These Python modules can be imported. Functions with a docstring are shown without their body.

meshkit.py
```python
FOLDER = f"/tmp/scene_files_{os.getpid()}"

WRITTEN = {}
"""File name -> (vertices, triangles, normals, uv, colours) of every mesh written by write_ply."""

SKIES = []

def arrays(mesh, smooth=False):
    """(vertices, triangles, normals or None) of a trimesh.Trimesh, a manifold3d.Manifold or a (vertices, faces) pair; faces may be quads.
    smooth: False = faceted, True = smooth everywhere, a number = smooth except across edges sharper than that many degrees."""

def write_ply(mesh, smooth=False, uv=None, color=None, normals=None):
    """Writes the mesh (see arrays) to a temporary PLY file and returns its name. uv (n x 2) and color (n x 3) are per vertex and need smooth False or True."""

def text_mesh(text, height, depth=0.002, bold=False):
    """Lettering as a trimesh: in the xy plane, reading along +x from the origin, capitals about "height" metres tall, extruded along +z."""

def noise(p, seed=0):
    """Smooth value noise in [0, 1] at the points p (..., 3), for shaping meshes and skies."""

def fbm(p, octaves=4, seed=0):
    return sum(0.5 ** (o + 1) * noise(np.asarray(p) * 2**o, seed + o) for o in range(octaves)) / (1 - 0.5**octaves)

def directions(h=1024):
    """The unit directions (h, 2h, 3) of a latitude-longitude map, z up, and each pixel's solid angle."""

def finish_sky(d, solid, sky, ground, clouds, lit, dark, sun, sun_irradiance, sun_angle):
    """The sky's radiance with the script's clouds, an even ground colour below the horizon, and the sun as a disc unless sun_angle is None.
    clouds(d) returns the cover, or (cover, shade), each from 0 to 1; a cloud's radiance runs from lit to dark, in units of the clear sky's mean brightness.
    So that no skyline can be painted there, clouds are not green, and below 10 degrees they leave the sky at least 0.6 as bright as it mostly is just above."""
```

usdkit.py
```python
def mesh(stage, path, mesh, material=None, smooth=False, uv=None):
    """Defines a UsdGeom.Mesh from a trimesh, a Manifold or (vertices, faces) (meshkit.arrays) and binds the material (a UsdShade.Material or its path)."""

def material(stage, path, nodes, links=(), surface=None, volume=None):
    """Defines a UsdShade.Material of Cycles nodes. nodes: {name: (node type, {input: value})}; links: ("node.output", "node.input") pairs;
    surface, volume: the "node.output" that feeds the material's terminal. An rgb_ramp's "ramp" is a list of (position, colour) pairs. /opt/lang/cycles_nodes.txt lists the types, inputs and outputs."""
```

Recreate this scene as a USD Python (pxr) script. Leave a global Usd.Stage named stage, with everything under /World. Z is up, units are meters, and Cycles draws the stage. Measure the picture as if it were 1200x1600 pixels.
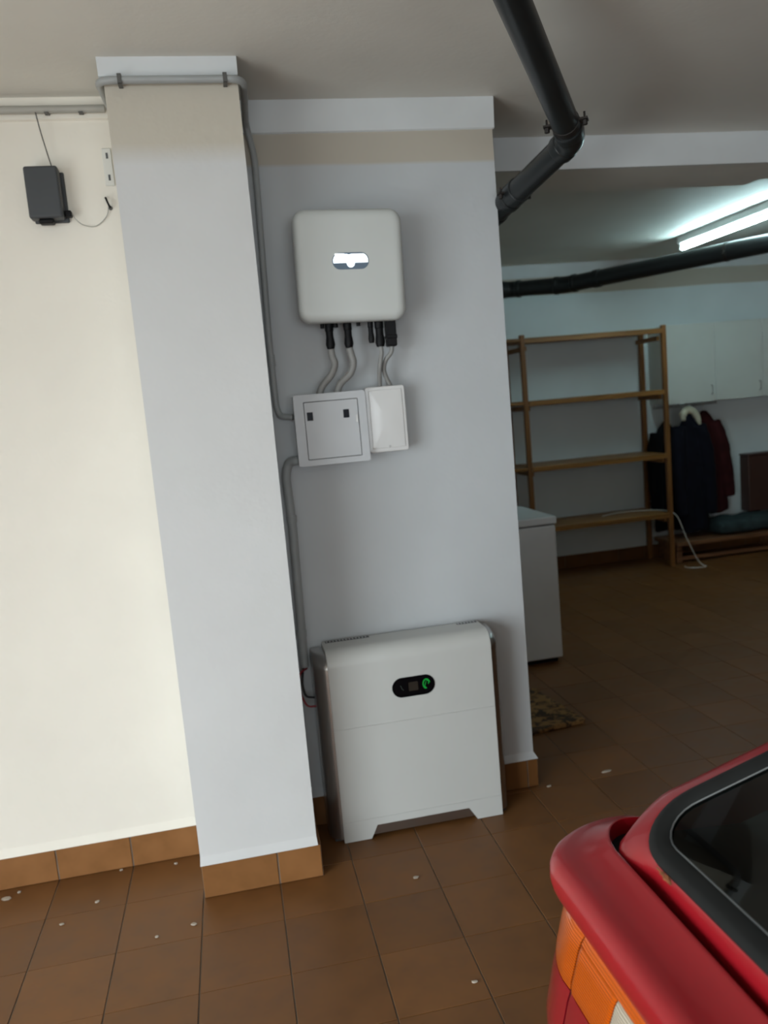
import math, random
import numpy as np, trimesh, manifold3d as m3
from shapely.geometry import Polygon, LineString, Point, box as sbox
from shapely import affinity
from pxr import Usd, UsdGeom, UsdLux, UsdShade, Gf, Sdf
import usdkit
from meshkit import noise, fbm

stage = Usd.Stage.CreateInMemory()
UsdGeom.SetStageUpAxis(stage, 'Z')
UsdGeom.Xform.Define(stage, '/World')
UsdGeom.Scope.Define(stage, '/World/Looks')
rng = random.Random(7)
nr = np.random.default_rng(7)

# ------------------------------------------------------------------ camera
CAM = np.array([0.0, -2.817, 1.5322])
YAW, PITCH, ROLL, FPX = 0.18399, -0.13026, 0.08746, 1256.64
def _axes():
    cy, sy, cp, sp = math.cos(YAW), math.sin(YAW), math.cos(PITCH), math.sin(PITCH)
    fwd = np.array([sy * cp, cy * cp, sp]); right = np.array([cy, -sy, 0.0]); down = np.cross(fwd, right)
    c, s = math.cos(ROLL), math.sin(ROLL)
    return c * right + s * down, -s * right + c * down, fwd
AX = _axes()
def project(p):
    v = (np.asarray(p, float) - CAM) @ np.array(AX).T
    return 600 + FPX * v[..., 0] / v[..., 2], 800 + FPX * v[..., 1] / v[..., 2], v[..., 2]
cam = UsdGeom.Camera.Define(stage, '/World/camera')
r_, d_, f_ = AX
cam.AddTransformOp().Set(Gf.Matrix4d(*r_, 0, *(-d_), 0, *(-f_), 0, *CAM, 1))
cam.CreateHorizontalApertureAttr(36.0); cam.CreateVerticalApertureAttr(48.0)
cam.CreateFocalLengthAttr(FPX / 1200 * 36.0)
cam.CreateFStopAttr(6.3); cam.CreateFocusDistanceAttr(1.5)
cam.CreateExposureAttr(0.0)

# ------------------------------------------------------------------ daylight: through the open garage door on the left, plus an added front fill
def rect_light(name, centre, normal, up, w, h, intensity, color):
    n = np.array(normal, float); n /= np.linalg.norm(n)
    z = -n; y = np.array(up, float); x = np.cross(y, z)
    L = UsdLux.RectLight.Define(stage, '/World/' + name)
    L.AddTransformOp().Set(Gf.Matrix4d(*x, 0, *y, 0, *z, 0, *centre, 1))
    L.CreateWidthAttr(w); L.CreateHeightAttr(h); L.CreateIntensityAttr(intensity); L.CreateColorAttr(Gf.Vec3f(*color))
    return L
DOOR_Y0, DOOR_Y1, DOOR_Z, SILL = -5.4, -1.8, 2.15, 0.95   # below SILL the door frames sunlit paving, above it the open sky
rect_light('door_daylight', (-5.6, -4.8, 3.2), (1, 0, -0.35), (0.33, 0, 0.944), 10.0, 4.6, 9.3, (0.93, 1.02, 1.08))
rect_light('paving_daylight', (-2.74, (DOOR_Y0 + DOOR_Y1) / 2, SILL / 2), (1, 0, 0), (0, 0, 1), DOOR_Y1 - DOOR_Y0, SILL, 7.4, (0.96, 1.06, 1.08))
rect_light('window_daylight', (0.0, -6.54, 1.5), (0, 1, 0), (0, 0, 1), 3.2, 1.3, 4.9, (0.94, 1.03, 1.08))  # invented front window: fill added to lift the wall beside the pillar
TUBE_STRENGTH = 60.0

# ------------------------------------------------------------------ materials
def MAT(name, nodes, links=(), surface='p.BSDF'):
    return usdkit.material(stage, '/World/Looks/' + name, nodes, links, surface=surface)
def plain(name, color, rough=0.5, metal=0.0, var=0.06, scale=6.0, bump=0.0, bscale=40.0, coat=0.0, spec=0.5):
    c = np.array(color, float)
    nodes = {'g': ('geometry', {}), 'n': ('noise_texture', {'scale': scale, 'detail': 4.0}),
             'r': ('rgb_ramp', {'ramp': [(0.3, tuple(np.clip(c * (1 - var), 0, 1))), (0.7, tuple(np.clip(c * (1 + var), 0, 1)))]}),
             'p': ('principled_bsdf', {'roughness': rough, 'metallic': metal, 'coat_weight': coat, 'coat_roughness': 0.08, 'specular_ior_level': spec})}
    links = [('g.position', 'n.vector'), ('n.fac', 'r.fac'), ('r.color', 'p.base_color')]
    if bump:
        nodes['n2'] = ('noise_texture', {'scale': bscale, 'detail': 5.0})
        nodes['b'] = ('bump', {'strength': bump, 'distance': 0.002})
        links += [('g.position', 'n2.vector'), ('n2.fac', 'b.height'), ('b.normal', 'p.normal')]
    return MAT(name, nodes, links)

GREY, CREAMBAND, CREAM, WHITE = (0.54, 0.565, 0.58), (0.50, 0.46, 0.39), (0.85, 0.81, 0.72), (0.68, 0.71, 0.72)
def wall_paint(name, low, band=None, z0=2.33, soft=0.012):
    """Matt wall paint with faint scuffs; above z0 the older cream coat was left."""
    nodes = {'g': ('geometry', {}), 's': ('separate_xyz', {}), 'n': ('noise_texture', {'scale': 3.0, 'detail': 5.0}),
             'n1': ('noise_texture', {'scale': 1.1, 'detail': 3.0}),
             'r': ('rgb_ramp', {'ramp': [(0.25, tuple(np.array(low) * 0.955)), (0.75, tuple(np.minimum(np.array(low) * 1.03, 0.95)))]}),
             'n2': ('noise_texture', {'scale': 70.0, 'detail': 6.0}), 'n3': ('noise_texture', {'scale': 7.0, 'detail': 3.0}),
             'ad': ('math', {'math_type': 'multiply_add', 'value2': 2.5, 'value3': 0.0}),
             'b': ('bump', {'strength': 0.25, 'distance': 0.002}),
             'p': ('principled_bsdf', {'roughness': 0.62, 'specular_ior_level': 0.3})}
    links = [('g.position', 'n.vector'), ('n.fac', 'r.fac'), ('g.position', 'n2.vector'), ('g.position', 'n3.vector'),
             ('n3.fac', 'ad.value1'), ('n2.fac', 'ad.value3'), ('ad.value', 'b.height'), ('b.normal', 'p.normal')]
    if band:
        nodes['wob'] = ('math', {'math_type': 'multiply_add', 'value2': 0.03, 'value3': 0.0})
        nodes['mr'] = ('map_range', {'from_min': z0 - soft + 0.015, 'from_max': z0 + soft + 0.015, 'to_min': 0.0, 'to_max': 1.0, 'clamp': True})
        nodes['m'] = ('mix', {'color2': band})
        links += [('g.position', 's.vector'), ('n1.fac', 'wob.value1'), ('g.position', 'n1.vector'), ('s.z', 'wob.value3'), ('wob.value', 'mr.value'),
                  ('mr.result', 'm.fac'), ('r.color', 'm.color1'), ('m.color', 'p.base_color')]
    else:
        links += [('r.color', 'p.base_color')]
    return MAT(name, nodes, links)

M = {}
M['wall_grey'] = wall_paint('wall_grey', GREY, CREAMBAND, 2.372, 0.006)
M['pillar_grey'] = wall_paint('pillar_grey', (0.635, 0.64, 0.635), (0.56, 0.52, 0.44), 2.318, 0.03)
M['wall_cream'] = wall_paint('wall_cream', CREAM)
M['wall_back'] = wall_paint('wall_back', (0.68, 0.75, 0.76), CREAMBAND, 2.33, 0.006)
M['wall_plain'] = wall_paint('wall_plain', (0.80, 0.80, 0.78))
M['wall_brick'] = plain('wall_brick', (0.22, 0.17, 0.14), 0.9, var=0.2, bump=0.4)
M['ceiling'] = wall_paint('ceiling_paint', (0.77, 0.76, 0.70))
M['white_strip'] = plain('white_strip', WHITE, 0.6, var=0.03, bump=0.1)
M['grout'] = plain('grout', (0.15, 0.115, 0.085), 0.9, var=0.25, scale=14, bump=0.3)
def tile_mat(name, c):
    c = np.array(c)
    return MAT(name, {'g': ('geometry', {}), 'o': ('object_info', {}), 'n': ('noise_texture', {'scale': 9.0, 'detail': 6.0, 'roughness': 0.6}),
        'r': ('rgb_ramp', {'ramp': [(0.25, tuple(c * 0.82)), (0.5, tuple(c)), (0.75, tuple(c * 1.15))]}),
        'hv': ('map_range', {'from_min': 0.0, 'from_max': 1.0, 'to_min': 0.90, 'to_max': 1.10}), 'h': ('hsv', {}),
        'n2': ('noise_texture', {'scale': 90.0, 'detail': 4.0}), 'b': ('bump', {'strength': 0.15, 'distance': 0.001}),
        'rr': ('map_range', {'from_min': 0.3, 'from_max': 0.7, 'to_min': 0.36, 'to_max': 0.52}),
        'p': ('principled_bsdf', {'specular_ior_level': 0.32})},
        [('g.position', 'n.vector'), ('n.fac', 'r.fac'), ('o.random', 'hv.value'), ('hv.result', 'h.value'), ('r.color', 'h.color'), ('h.color', 'p.base_color'),
         ('g.position', 'n2.vector'), ('n2.fac', 'b.height'), ('b.normal', 'p.normal'), ('n.fac', 'rr.value'), ('rr.result', 'p.roughness')])
M['tile'] = tile_mat('terracotta', (0.165, 0.070, 0.021))
M['skirt'] = tile_mat('terracotta_skirting', (0.25, 0.110, 0.036))
M['conduit'] = plain('conduit_pvc', (0.36, 0.38, 0.38), 0.45)
M['conduit_pale'] = plain('conduit_pale', (0.40, 0.39, 0.35), 0.5)
M['clip'] = plain('dark_clip', (0.10, 0.10, 0.095), 0.5)
M['box_grey'] = plain('box_grey', (0.56, 0.58, 0.60), 0.38, var=0.02)
M['box_white'] = plain('box_white', (0.70, 0.70, 0.69), 0.22, var=0.015, coat=0.3)
M['inverter'] = plain('inverter_shell', (0.60, 0.625, 0.605), 0.42, var=0.015)
M['dark_case'] = plain('dark_case', (0.05, 0.055, 0.06), 0.5)
M['black'] = plain('black_plastic', (0.006, 0.006, 0.007), 0.5, spec=0.2)
M['rubber'] = plain('black_rubber', (0.008, 0.009, 0.009), 0.6, var=0.15, scale=30, spec=0.25)
M['slot'] = plain('black_window', (0.004, 0.005, 0.010), 0.3, spec=0.1)
M['seam'] = plain('seam_dark', (0.09, 0.095, 0.10), 0.7)
M['cable_grey'] = plain('cable_grey', (0.27, 0.27, 0.26), 0.5)
M['cable_black'] = plain('cable_black', (0.015, 0.015, 0.016), 0.45)
M['cable_red'] = plain('cable_red', (0.28, 0.03, 0.04), 0.45)
M['batt_white'] = plain('battery_panel', (0.56, 0.57, 0.55), 0.36, var=0.012)
M['batt_silver'] = plain('battery_silver', (0.46, 0.45, 0.44), 0.26, metal=0.95, var=0.03)
M['display_black'] = plain('display_black', (0.003, 0.003, 0.004), 0.15, spec=0.2)
M['display_blue'] = plain('display_slate', (0.14, 0.20, 0.27), 0.2)
def emit(name, color, s):
    return MAT(name, {'e': ('emission', {'color': color, 'strength': s})}, surface='e.emission')
M['led_green'] = emit('led_green', (0.03, 0.70, 0.10), 0.35)
M['led_dim'] = emit('led_dim', (0.5, 0.6, 0.55), 0.06)
M['led_amber'] = plain('led_window', (0.03, 0.025, 0.02), 0.2)
M['led_white'] = emit('led_white', (0.88, 0.96, 1.0), 2.2)
M['tube'] = emit('fluorescent_tube', (0.68, 1.0, 1.06), TUBE_STRENGTH)
M['lamp_white'] = plain('lamp_enamel', (0.62, 0.64, 0.62), 0.4)
M['pipe_dark'] = plain('drain_grey', (0.016, 0.019, 0.020), 0.30, var=0.12)
M['steel'] = plain('steel', (0.42, 0.42, 0.41), 0.35, metal=0.9)
M['rusty'] = plain('rusty_steel', (0.03, 0.025, 0.022), 0.6, metal=0.4, var=0.3, scale=30)
M['freezer'] = plain('freezer_enamel', (0.76, 0.80, 0.82), 0.34, var=0.03)
M['cabinet'] = plain('cabinet_white', (0.62, 0.64, 0.60), 0.45, var=0.02)
M['handle'] = plain('cabinet_handle', (0.36, 0.37, 0.35), 0.4, metal=0.5)
def wood(name, c, axis):
    c = np.array(c)
    sc = {'x': (2, 45, 45), 'y': (45, 2, 45), 'z': (45, 45, 2)}[axis]
    return MAT(name, {'g': ('geometry', {}), 'mp': ('mapping', {'scale': sc}), 'n': ('noise_texture', {'scale': 1.0, 'detail': 5.0, 'distortion': 0.6}),
        'r': ('rgb_ramp', {'ramp': [(0.3, tuple(c * 0.55)), (0.55, tuple(c)), (0.75, tuple(c * 1.3))]}),
        'p': ('principled_bsdf', {'roughness': 0.45})}, [('g.position', 'mp.vector'), ('mp.vector', 'n.vector'), ('n.fac', 'r.fac'), ('r.color', 'p.base_color')])
M['wood_x'] = wood('varnished_pine_board', (0.26, 0.115, 0.026), 'x')
M['wood_z'] = wood('varnished_pine_post', (0.22, 0.09, 0.022), 'z')
M['bench_wood'] = wood('bench_wood', (0.22, 0.10, 0.045), 'x')
M['brown_case'] = plain('brown_case', (0.055, 0.024, 0.018), 0.4)
def cloth(name, c, scale=60):
    return plain(name, c, 0.9, var=0.25, scale=12, bump=0.5, bscale=scale, spec=0.2)
M['cloth_navy'] = cloth('cloth_navy', (0.0045, 0.0050, 0.0105))
M['cloth_black'] = cloth('cloth_black', (0.003, 0.003, 0.004))
M['cloth_red'] = cloth('cloth_red', (0.036, 0.0055, 0.0065))
M['cloth_fleece'] = cloth('cloth_fleece', (0.46, 0.43, 0.33), 150)
M['cloth_teal'] = cloth('cloth_teal', (0.035, 0.055, 0.058))
M['white_plastic'] = plain('white_plastic', (0.75, 0.75, 0.70), 0.4)
M['plaster'] = plain('plaster_chip', (0.42, 0.36, 0.29), 0.9, var=0.1, scale=60)
M['mat'] = MAT('doormat_weave', {'g': ('geometry', {}), 'n': ('noise_texture', {'scale': 24.0, 'detail': 4.0, 'distortion': 1.0}),
    'r': ('rgb_ramp', {'ramp': [(0.42, (0.045, 0.024, 0.009)), (0.56, (0.27, 0.14, 0.045))]}), 'b': ('bump', {'strength': 0.6, 'distance': 0.004}),
    'p': ('principled_bsdf', {'roughness': 0.95})}, [('g.position', 'n.vector'), ('n.fac', 'r.fac'), ('r.color', 'p.base_color'), ('n.fac', 'b.height'), ('b.normal', 'p.normal')])
M['car_red'] = plain('car_red', (0.25, 0.004, 0.009), 0.36, var=0.06, scale=5, coat=0.35)
M['lens_orange'] = MAT('lens_orange', {'g': ('geometry', {}), 'w': ('wave_texture', {'scale': 60.0, 'wave_type': 'bands', 'bands_direction': 'z'}), 'b': ('bump', {'strength': 0.35, 'distance': 0.002}),
    'p': ('principled_bsdf', {'base_color': (0.43, 0.070, 0.002), 'roughness': 0.12, 'coat_weight': 0.5})}, [('g.position', 'w.vector'), ('w.fac', 'b.height'), ('b.normal', 'p.normal')])
M['lens_red'] = plain('lens_red', (0.22, 0.004, 0.012), 0.12, coat=0.5)
M['lens_clear'] = MAT('lens_clear', {'g': ('geometry', {}), 'w': ('wave_texture', {'scale': 60.0, 'bands_direction': 'z'}), 'r': ('rgb_ramp', {'ramp': [(0.2, (0.20, 0.16, 0.11)), (0.8, (0.50, 0.45, 0.36))]}),
    'p': ('principled_bsdf', {'roughness': 0.15})}, [('g.position', 'w.vector'), ('w.fac', 'r.fac'), ('r.color', 'p.base_color')])
M['chrome'] = plain('trim_bead', (0.20, 0.22, 0.23), 0.3, metal=0.8)
M['rust'] = plain('rust', (0.16, 0.05, 0.015), 0.9, var=0.5, scale=80)
M['dark_trim'] = plain('dark_interior', (0.02, 0.021, 0.021), 0.7)
M['tyre'] = plain('tyre', (0.018, 0.018, 0.018), 0.8)
M['glass'] = MAT('car_glass', {'f': ('fresnel', {'IOR': 1.5}), 't': ('transparent_bsdf', {'color': (0.28, 0.32, 0.31)}), 'gl': ('glossy_bsdf', {'roughness': 0.02, 'color': (0.9, 0.95, 0.93)}), 'm': ('mix_closure', {})},
    [('f.fac', 'm.fac'), ('t.BSDF', 'm.closure1'), ('gl.BSDF', 'm.closure2')], surface='m.closure')

# ------------------------------------------------------------------ helpers
used = {}
LOC = {}
def numbered(path):
    if path not in used:
        used[path] = 0
        return path
    used[path] += 1
    return '%s_%03d' % (path, used[path])
def setdata(prim, label=None, cat=None, group=None, kind=None):
    for k, v in (('label', label), ('category', cat), ('group', group), ('kind', kind)):
        if v: prim.SetCustomDataByKey(k, v)
def thing(name, label=None, cat=None, loc=(0, 0, 0), group=None, kind=None):
    path = numbered('/World/' + name)
    x = UsdGeom.Xform.Define(stage, path)
    x.AddTranslateOp().Set(Gf.Vec3d(*map(float, loc)))
    LOC[path] = np.array(loc, float)
    setdata(x.GetPrim(), label, cat, group, kind)
    return path
def as_tm(mesh):
    if isinstance(mesh, m3.Manifold):
        q = mesh.to_mesh(); return trimesh.Trimesh(q.vert_properties[:, :3], q.tri_verts, process=False)
    return mesh
def part(parent, name, mesh, mat, smooth=30, label=None, kind=None):
    """A mesh given in world coordinates, written as a child of the thing or part."""
    mesh = as_tm(mesh).copy()
    root = '/'.join(parent.split('/')[:3])
    mesh.apply_translation(-LOC.get(root, np.zeros(3)))
    path = numbered(parent + '/' + name)
    p = usdkit.mesh(stage, path, mesh, M[mat], smooth=smooth).GetPrim()
    setdata(p, label, kind=kind)
    return path
def single(name, mesh, mat, label=None, cat=None, group=None, kind=None, smooth=30):
    path = numbered('/World/' + name)
    p = usdkit.mesh(stage, path, as_tm(mesh), M[mat], smooth=smooth).GetPrim()
    setdata(p, label, cat, group, kind)
    return path
def B(x0, x1, y0, y1, z0, z1):
    m = trimesh.creation.box([x1 - x0, y1 - y0, z1 - z0]); m.apply_translation([(x0 + x1) / 2, (y0 + y1) / 2, (z0 + z1) / 2]); return m
def hull(pts):
    return trimesh.convex.convex_hull(np.asarray(pts, float))
_ico = trimesh.creation.icosphere(2).vertices
def RB(x0, x1, y0, y1, z0, z1, r, v=_ico):
    pts = [v * r + [x, y, z] for x in (x0 + r, x1 - r) for y in (y0 + r, y1 - r) for z in (z0 + r, z1 - r)]
    return hull(np.vstack(pts))
def CB(x0, x1, y0, y1, z0, z1, c):
    """Chamfered box (24 corners)."""
    pts = []
    for sx in (0, 1):
        for sy in (0, 1):
            for sz in (0, 1):
                for k in range(3):
                    cc = [c, c, c]; cc[k] = 0
                    pts.append([(x0 + cc[0], x1 - cc[0])[sx], (y0 + cc[1], y1 - cc[1])[sy], (z0 + cc[2], z1 - cc[2])[sz]])
    return hull(pts)
def cat(*ms): return trimesh.util.concatenate([as_tm(m) for m in ms])
def spline(pts, n=12):
    p = np.asarray(pts, float); p = np.vstack([2 * p[0] - p[1], p, 2 * p[-1] - p[-2]]); out = []
    for i in range(1, len(p) - 2):
        t = np.linspace(0, 1, n, endpoint=False)[:, None]
        a, b, c, d = p[i - 1:i + 3]
        out.append(0.5 * (2 * b + (c - a) * t + (2 * a - 5 * b + 4 * c - d) * t ** 2 + (3 * b - a - 3 * c + d) * t ** 3))
    return np.vstack(out + [p[-2:-1]])
def fillet(pts, r, n=8):
    """Polyline with rounded corners."""
    p = [np.asarray(x, float) for x in pts]; out = [p[0]]
    for a, b, c in zip(p, p[1:], p[2:]):
        u, v = a - b, c - b; lu, lv = np.linalg.norm(u), np.linalg.norm(v)
        d = min(r, lu * .49, lv * .49); s, e = b + u / lu * d, b + v / lv * d
        for t in np.linspace(0, 1, n): out.append((1 - t) ** 2 * s + 2 * t * (1 - t) * b + t * t * e)
    return np.array(out + [p[-1]])
def tube(path, r, sides=16):
    p = np.asarray(path, float); keep = np.r_[True, np.linalg.norm(np.diff(p, axis=0), axis=1) > 1e-6]; p = p[keep]
    n = len(p); r = np.broadcast_to(r, (n,)) if np.ndim(r) == 0 else np.asarray(r)[keep]
    t = np.gradient(p, axis=0); t /= np.linalg.norm(t, axis=1, keepdims=True)
    a = np.cross(t[0], [0, 0, 1.0] if abs(t[0][2]) < .9 else [1.0, 0, 0]); a /= np.linalg.norm(a)
    ang = np.arange(sides) * 2 * np.pi / sides; V = []
    for i in range(n):
        a = a - t[i] * (a @ t[i]); a /= np.linalg.norm(a); b = np.cross(t[i], a)
        V.append(p[i] + r[i] * (np.cos(ang)[:, None] * a + np.sin(ang)[:, None] * b))
    return loft(V)
def loft(rings, cap=True):
    n, k = len(rings), len(rings[0]); V = np.vstack(rings); F = []
    for i in range(n - 1):
        for j in range(k):
            a, b, c, d = i * k + j, i * k + (j + 1) % k, (i + 1) * k + (j + 1) % k, (i + 1) * k + j
            F += [[a, b, c], [a, c, d]]
    if cap:
        V = np.vstack([V, rings[0].mean(0), rings[-1].mean(0)])
        for j in range(k):
            F += [[n * k, (j + 1) % k, j], [n * k + 1, (n - 1) * k + j, (n - 1) * k + (j + 1) % k]]
    m = trimesh.Trimesh(V, F, process=False)
    if cap and m.volume < 0: m.invert()
    return m
def lathe_axis(profile, origin, axis, sides=24):
    """profile: (distance along axis, radius) pairs, capped."""
    o, d = np.asarray(origin, float), np.asarray(axis, float); d /= np.linalg.norm(d)
    a = np.cross(d, [0, 0, 1.0] if abs(d[2]) < .9 else [1.0, 0, 0]); a /= np.linalg.norm(a); b = np.cross(d, a)
    ang = np.arange(sides) * 2 * np.pi / sides; c = np.cos(ang)[:, None] * a + np.sin(ang)[:, None] * b
    return loft([o + d * h + r * c for h, r in profile])
def cyl(a, b, r, sides=20):
    a, b = np.asarray(a, float), np.asarray(b, float); L = np.linalg.norm(b - a)
    return lathe_axis([(0, r), (L, r)], a, b - a, sides)
def extrude_xz(poly, y0, y1):
    """A shapely polygon in (x, z), extruded from y0 to y1."""
    m = trimesh.creation.extrude_polygon(poly, y1 - y0, engine='earcut')
    m.apply_transform([[1, 0, 0, 0], [0, 0, 1, y0], [0, 1, 0, 0], [0, 0, 0, 1]]); 
    m.fix_normals(); return m
def extrude_yz(poly, x0, x1):
    m = trimesh.creation.extrude_polygon(poly, x1 - x0, engine='earcut')
    m.apply_transform([[0, 0, 1, x0], [1, 0, 0, 0], [0, 1, 0, 0], [0, 0, 0, 1]]); m.fix_normals(); return m
def rrect(x0, x1, z0, z1, r):
    return sbox(x0 + r, z0 + r, x1 - r, z1 - r).buffer(r, 10)
def to_m3(t):
    t = trimesh.Trimesh(t.vertices, t.faces, process=True)
    return m3.Manifold(m3.Mesh(np.asarray(t.vertices, np.float32), np.asarray(t.faces, np.uint32)))

# ------------------------------------------------------------------ the room
RW, PF, PL, PR, XW, H, SK, T = 0.0515, 0.2831, -0.2322, 0.1472, 1.0452, 2.579, 0.112, 0.25
XL, XR, YF, YB = -2.6, 7.0, -6.3, 3.66
BX = 0.75            # left side of the back room, hidden behind the equipment wall
fl = thing('floor', kind='structure')
part(fl, 'grout_bed', B(XL - .2, XR + .2, YF - .2, YB + .2, -0.12, -0.0030), 'grout', smooth=False)
TX, TY = -0.2364, 0.0138
def tile_mesh(i, j):
    x, y = TX + i * T, TY + j * T
    z = -0.0006 * rng.random(); tx, ty = (rng.random() - .5) * .0012, (rng.random() - .5) * .0012
    g = 0.0020
    m = CB(x + g, x + T - g, y + .0009, y + T - .0009, -0.011, z, 0.0009)
    m.vertices[:, 2] += (m.vertices[:, 2] > -.005) * ((m.vertices[:, 0] - x - T / 2) * tx + (m.vertices[:, 1] - y - T / 2) * ty) / T
    return m
def hidden(c):
    if c[1] > RW and CAM[1] < 0:
        t = (RW - CAM[1]) / (c[1] - CAM[1]); xw = CAM[0] + t * (c[0] - CAM[0])
        if xw < XW: return True
    return False
cells, rest = [], []
for i in range(int((XL - TX) / T) - 1, int((XR - TX) / T) + 2):
    for j in range(int((YF - TY) / T) - 1, int((YB - TY) / T) + 2):
        cx, cy = TX + (i + .5) * T, TY + (j + .5) * T
        q = np.array([[cx - T / 2, cy - T / 2, 0], [cx + T / 2, cy - T / 2, 0], [cx + T / 2, cy + T / 2, 0], [cx - T / 2, cy + T / 2, 0]])
        u, v, d = project(q)
        seen = (d > .3).all() and ((u > -5) & (u < 1205) & (v > 0) & (v < 1605)).any() and not all(hidden(c) for c in q)
        if seen and not (cx > .45 and cy < -1.8):
            area = abs(sum(u[k] * v[(k + 1) % 4] - u[(k + 1) % 4] * v[k] for k in range(4))) / 2
            cells.append((area, i, j))
        else:
            rest.append((i, j))
cells.sort(reverse=True)
for a, i, j in cells[:300]: part(fl, 'tile', tile_mesh(i, j), 'tile', smooth=False)
rest += [(i, j) for a, i, j in cells[300:]]
part(fl, 'tile_field', cat(*[tile_mesh(i, j) for i, j in rest]), 'tile', smooth=False, kind='stuff')

single('ceiling', B(XL - .2, XR + .2, YF - .2, YB + .2, H, H + .12), 'ceiling', kind='structure', smooth=False)
wl = thing('wall_left', kind='structure')
part(wl, 'plaster', B(XL - .2, PL + .02, 0.0, 0.35, 0, H), 'wall_cream', smooth=False)
part(wl, 'cornice', hull([(x, y, z) for x in (XL, PL) for y, z in ((0, 2.512), (-.010, 2.516), (-.014, H), (0, H))]), 'wall_cream', smooth=False)
wc = thing('wall_centre', kind='structure')
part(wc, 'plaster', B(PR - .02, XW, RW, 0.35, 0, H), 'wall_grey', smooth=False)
part(wc, 'cornice', hull([(x, y, z) for x in (PR, XW + .006) for y, z in ((RW, 2.474), (RW - .006, 2.478), (RW - .016, H), (RW, H))]), 'white_strip', smooth=False)
pi = thing('wall_pillar', kind='structure')
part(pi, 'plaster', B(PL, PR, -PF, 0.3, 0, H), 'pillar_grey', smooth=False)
part(pi, 'cornice', hull([(x, y, z) for x in (PL - .012, PR + .002) for y, z in ((-PF, 2.528), (-PF - .006, 2.531), (-PF - .016, H), (-PF, H))]), 'white_strip', smooth=False)
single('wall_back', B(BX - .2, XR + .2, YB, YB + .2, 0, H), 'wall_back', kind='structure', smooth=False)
single('wall_room_side', B(BX - .2, BX, 0.35, YB, 0, H), 'wall_plain', kind='structure', smooth=False)
single('wall_right', B(XR, XR + .2, YF, YB, 0, H), 'wall_brick', kind='structure', smooth=False)
single('wall_front', cat(B(XL - .2, -1.6, YF - .2, YF, 0, H), B(1.6, XR + .2, YF - .2, YF, 0, H), B(-1.6, 1.6, YF - .2, YF, 0, .85), B(-1.6, 1.6, YF - .2, YF, 2.15, H)), 'wall_plain', kind='structure', smooth=False)  # gap in the unseen front wall made for the added fill light
single('wall_side', cat(B(XL - .2, XL, YF, DOOR_Y0, 0, H), B(XL - .2, XL, DOOR_Y1, 0, 0, H), B(XL - .2, XL, DOOR_Y0, DOOR_Y1, DOOR_Z, H)), 'wall_plain', kind='structure', smooth=False)
# ceiling beam over the opening to the back room
tb = thing('trim_1', kind='structure')
part(tb, 'beam_face', B(XW - .3, XR, 0.478, 0.49, 2.447, H), 'white_strip', smooth=False)
part(tb, 'beam_body', cat(B(XW - .3, 2.62, 0.4901, 0.862, 2.449, H), B(2.6201, XR, 0.4901, 0.76, 2.449, H)), 'ceiling', smooth=False)
single('trim_2', hull([(x, y, z) for x in (BX, XR) for y, z in ((YB, 2.474), (YB - .006, 2.478), (YB - .016, H), (YB, H))]), 'white_strip', kind='structure', smooth=False)

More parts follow.
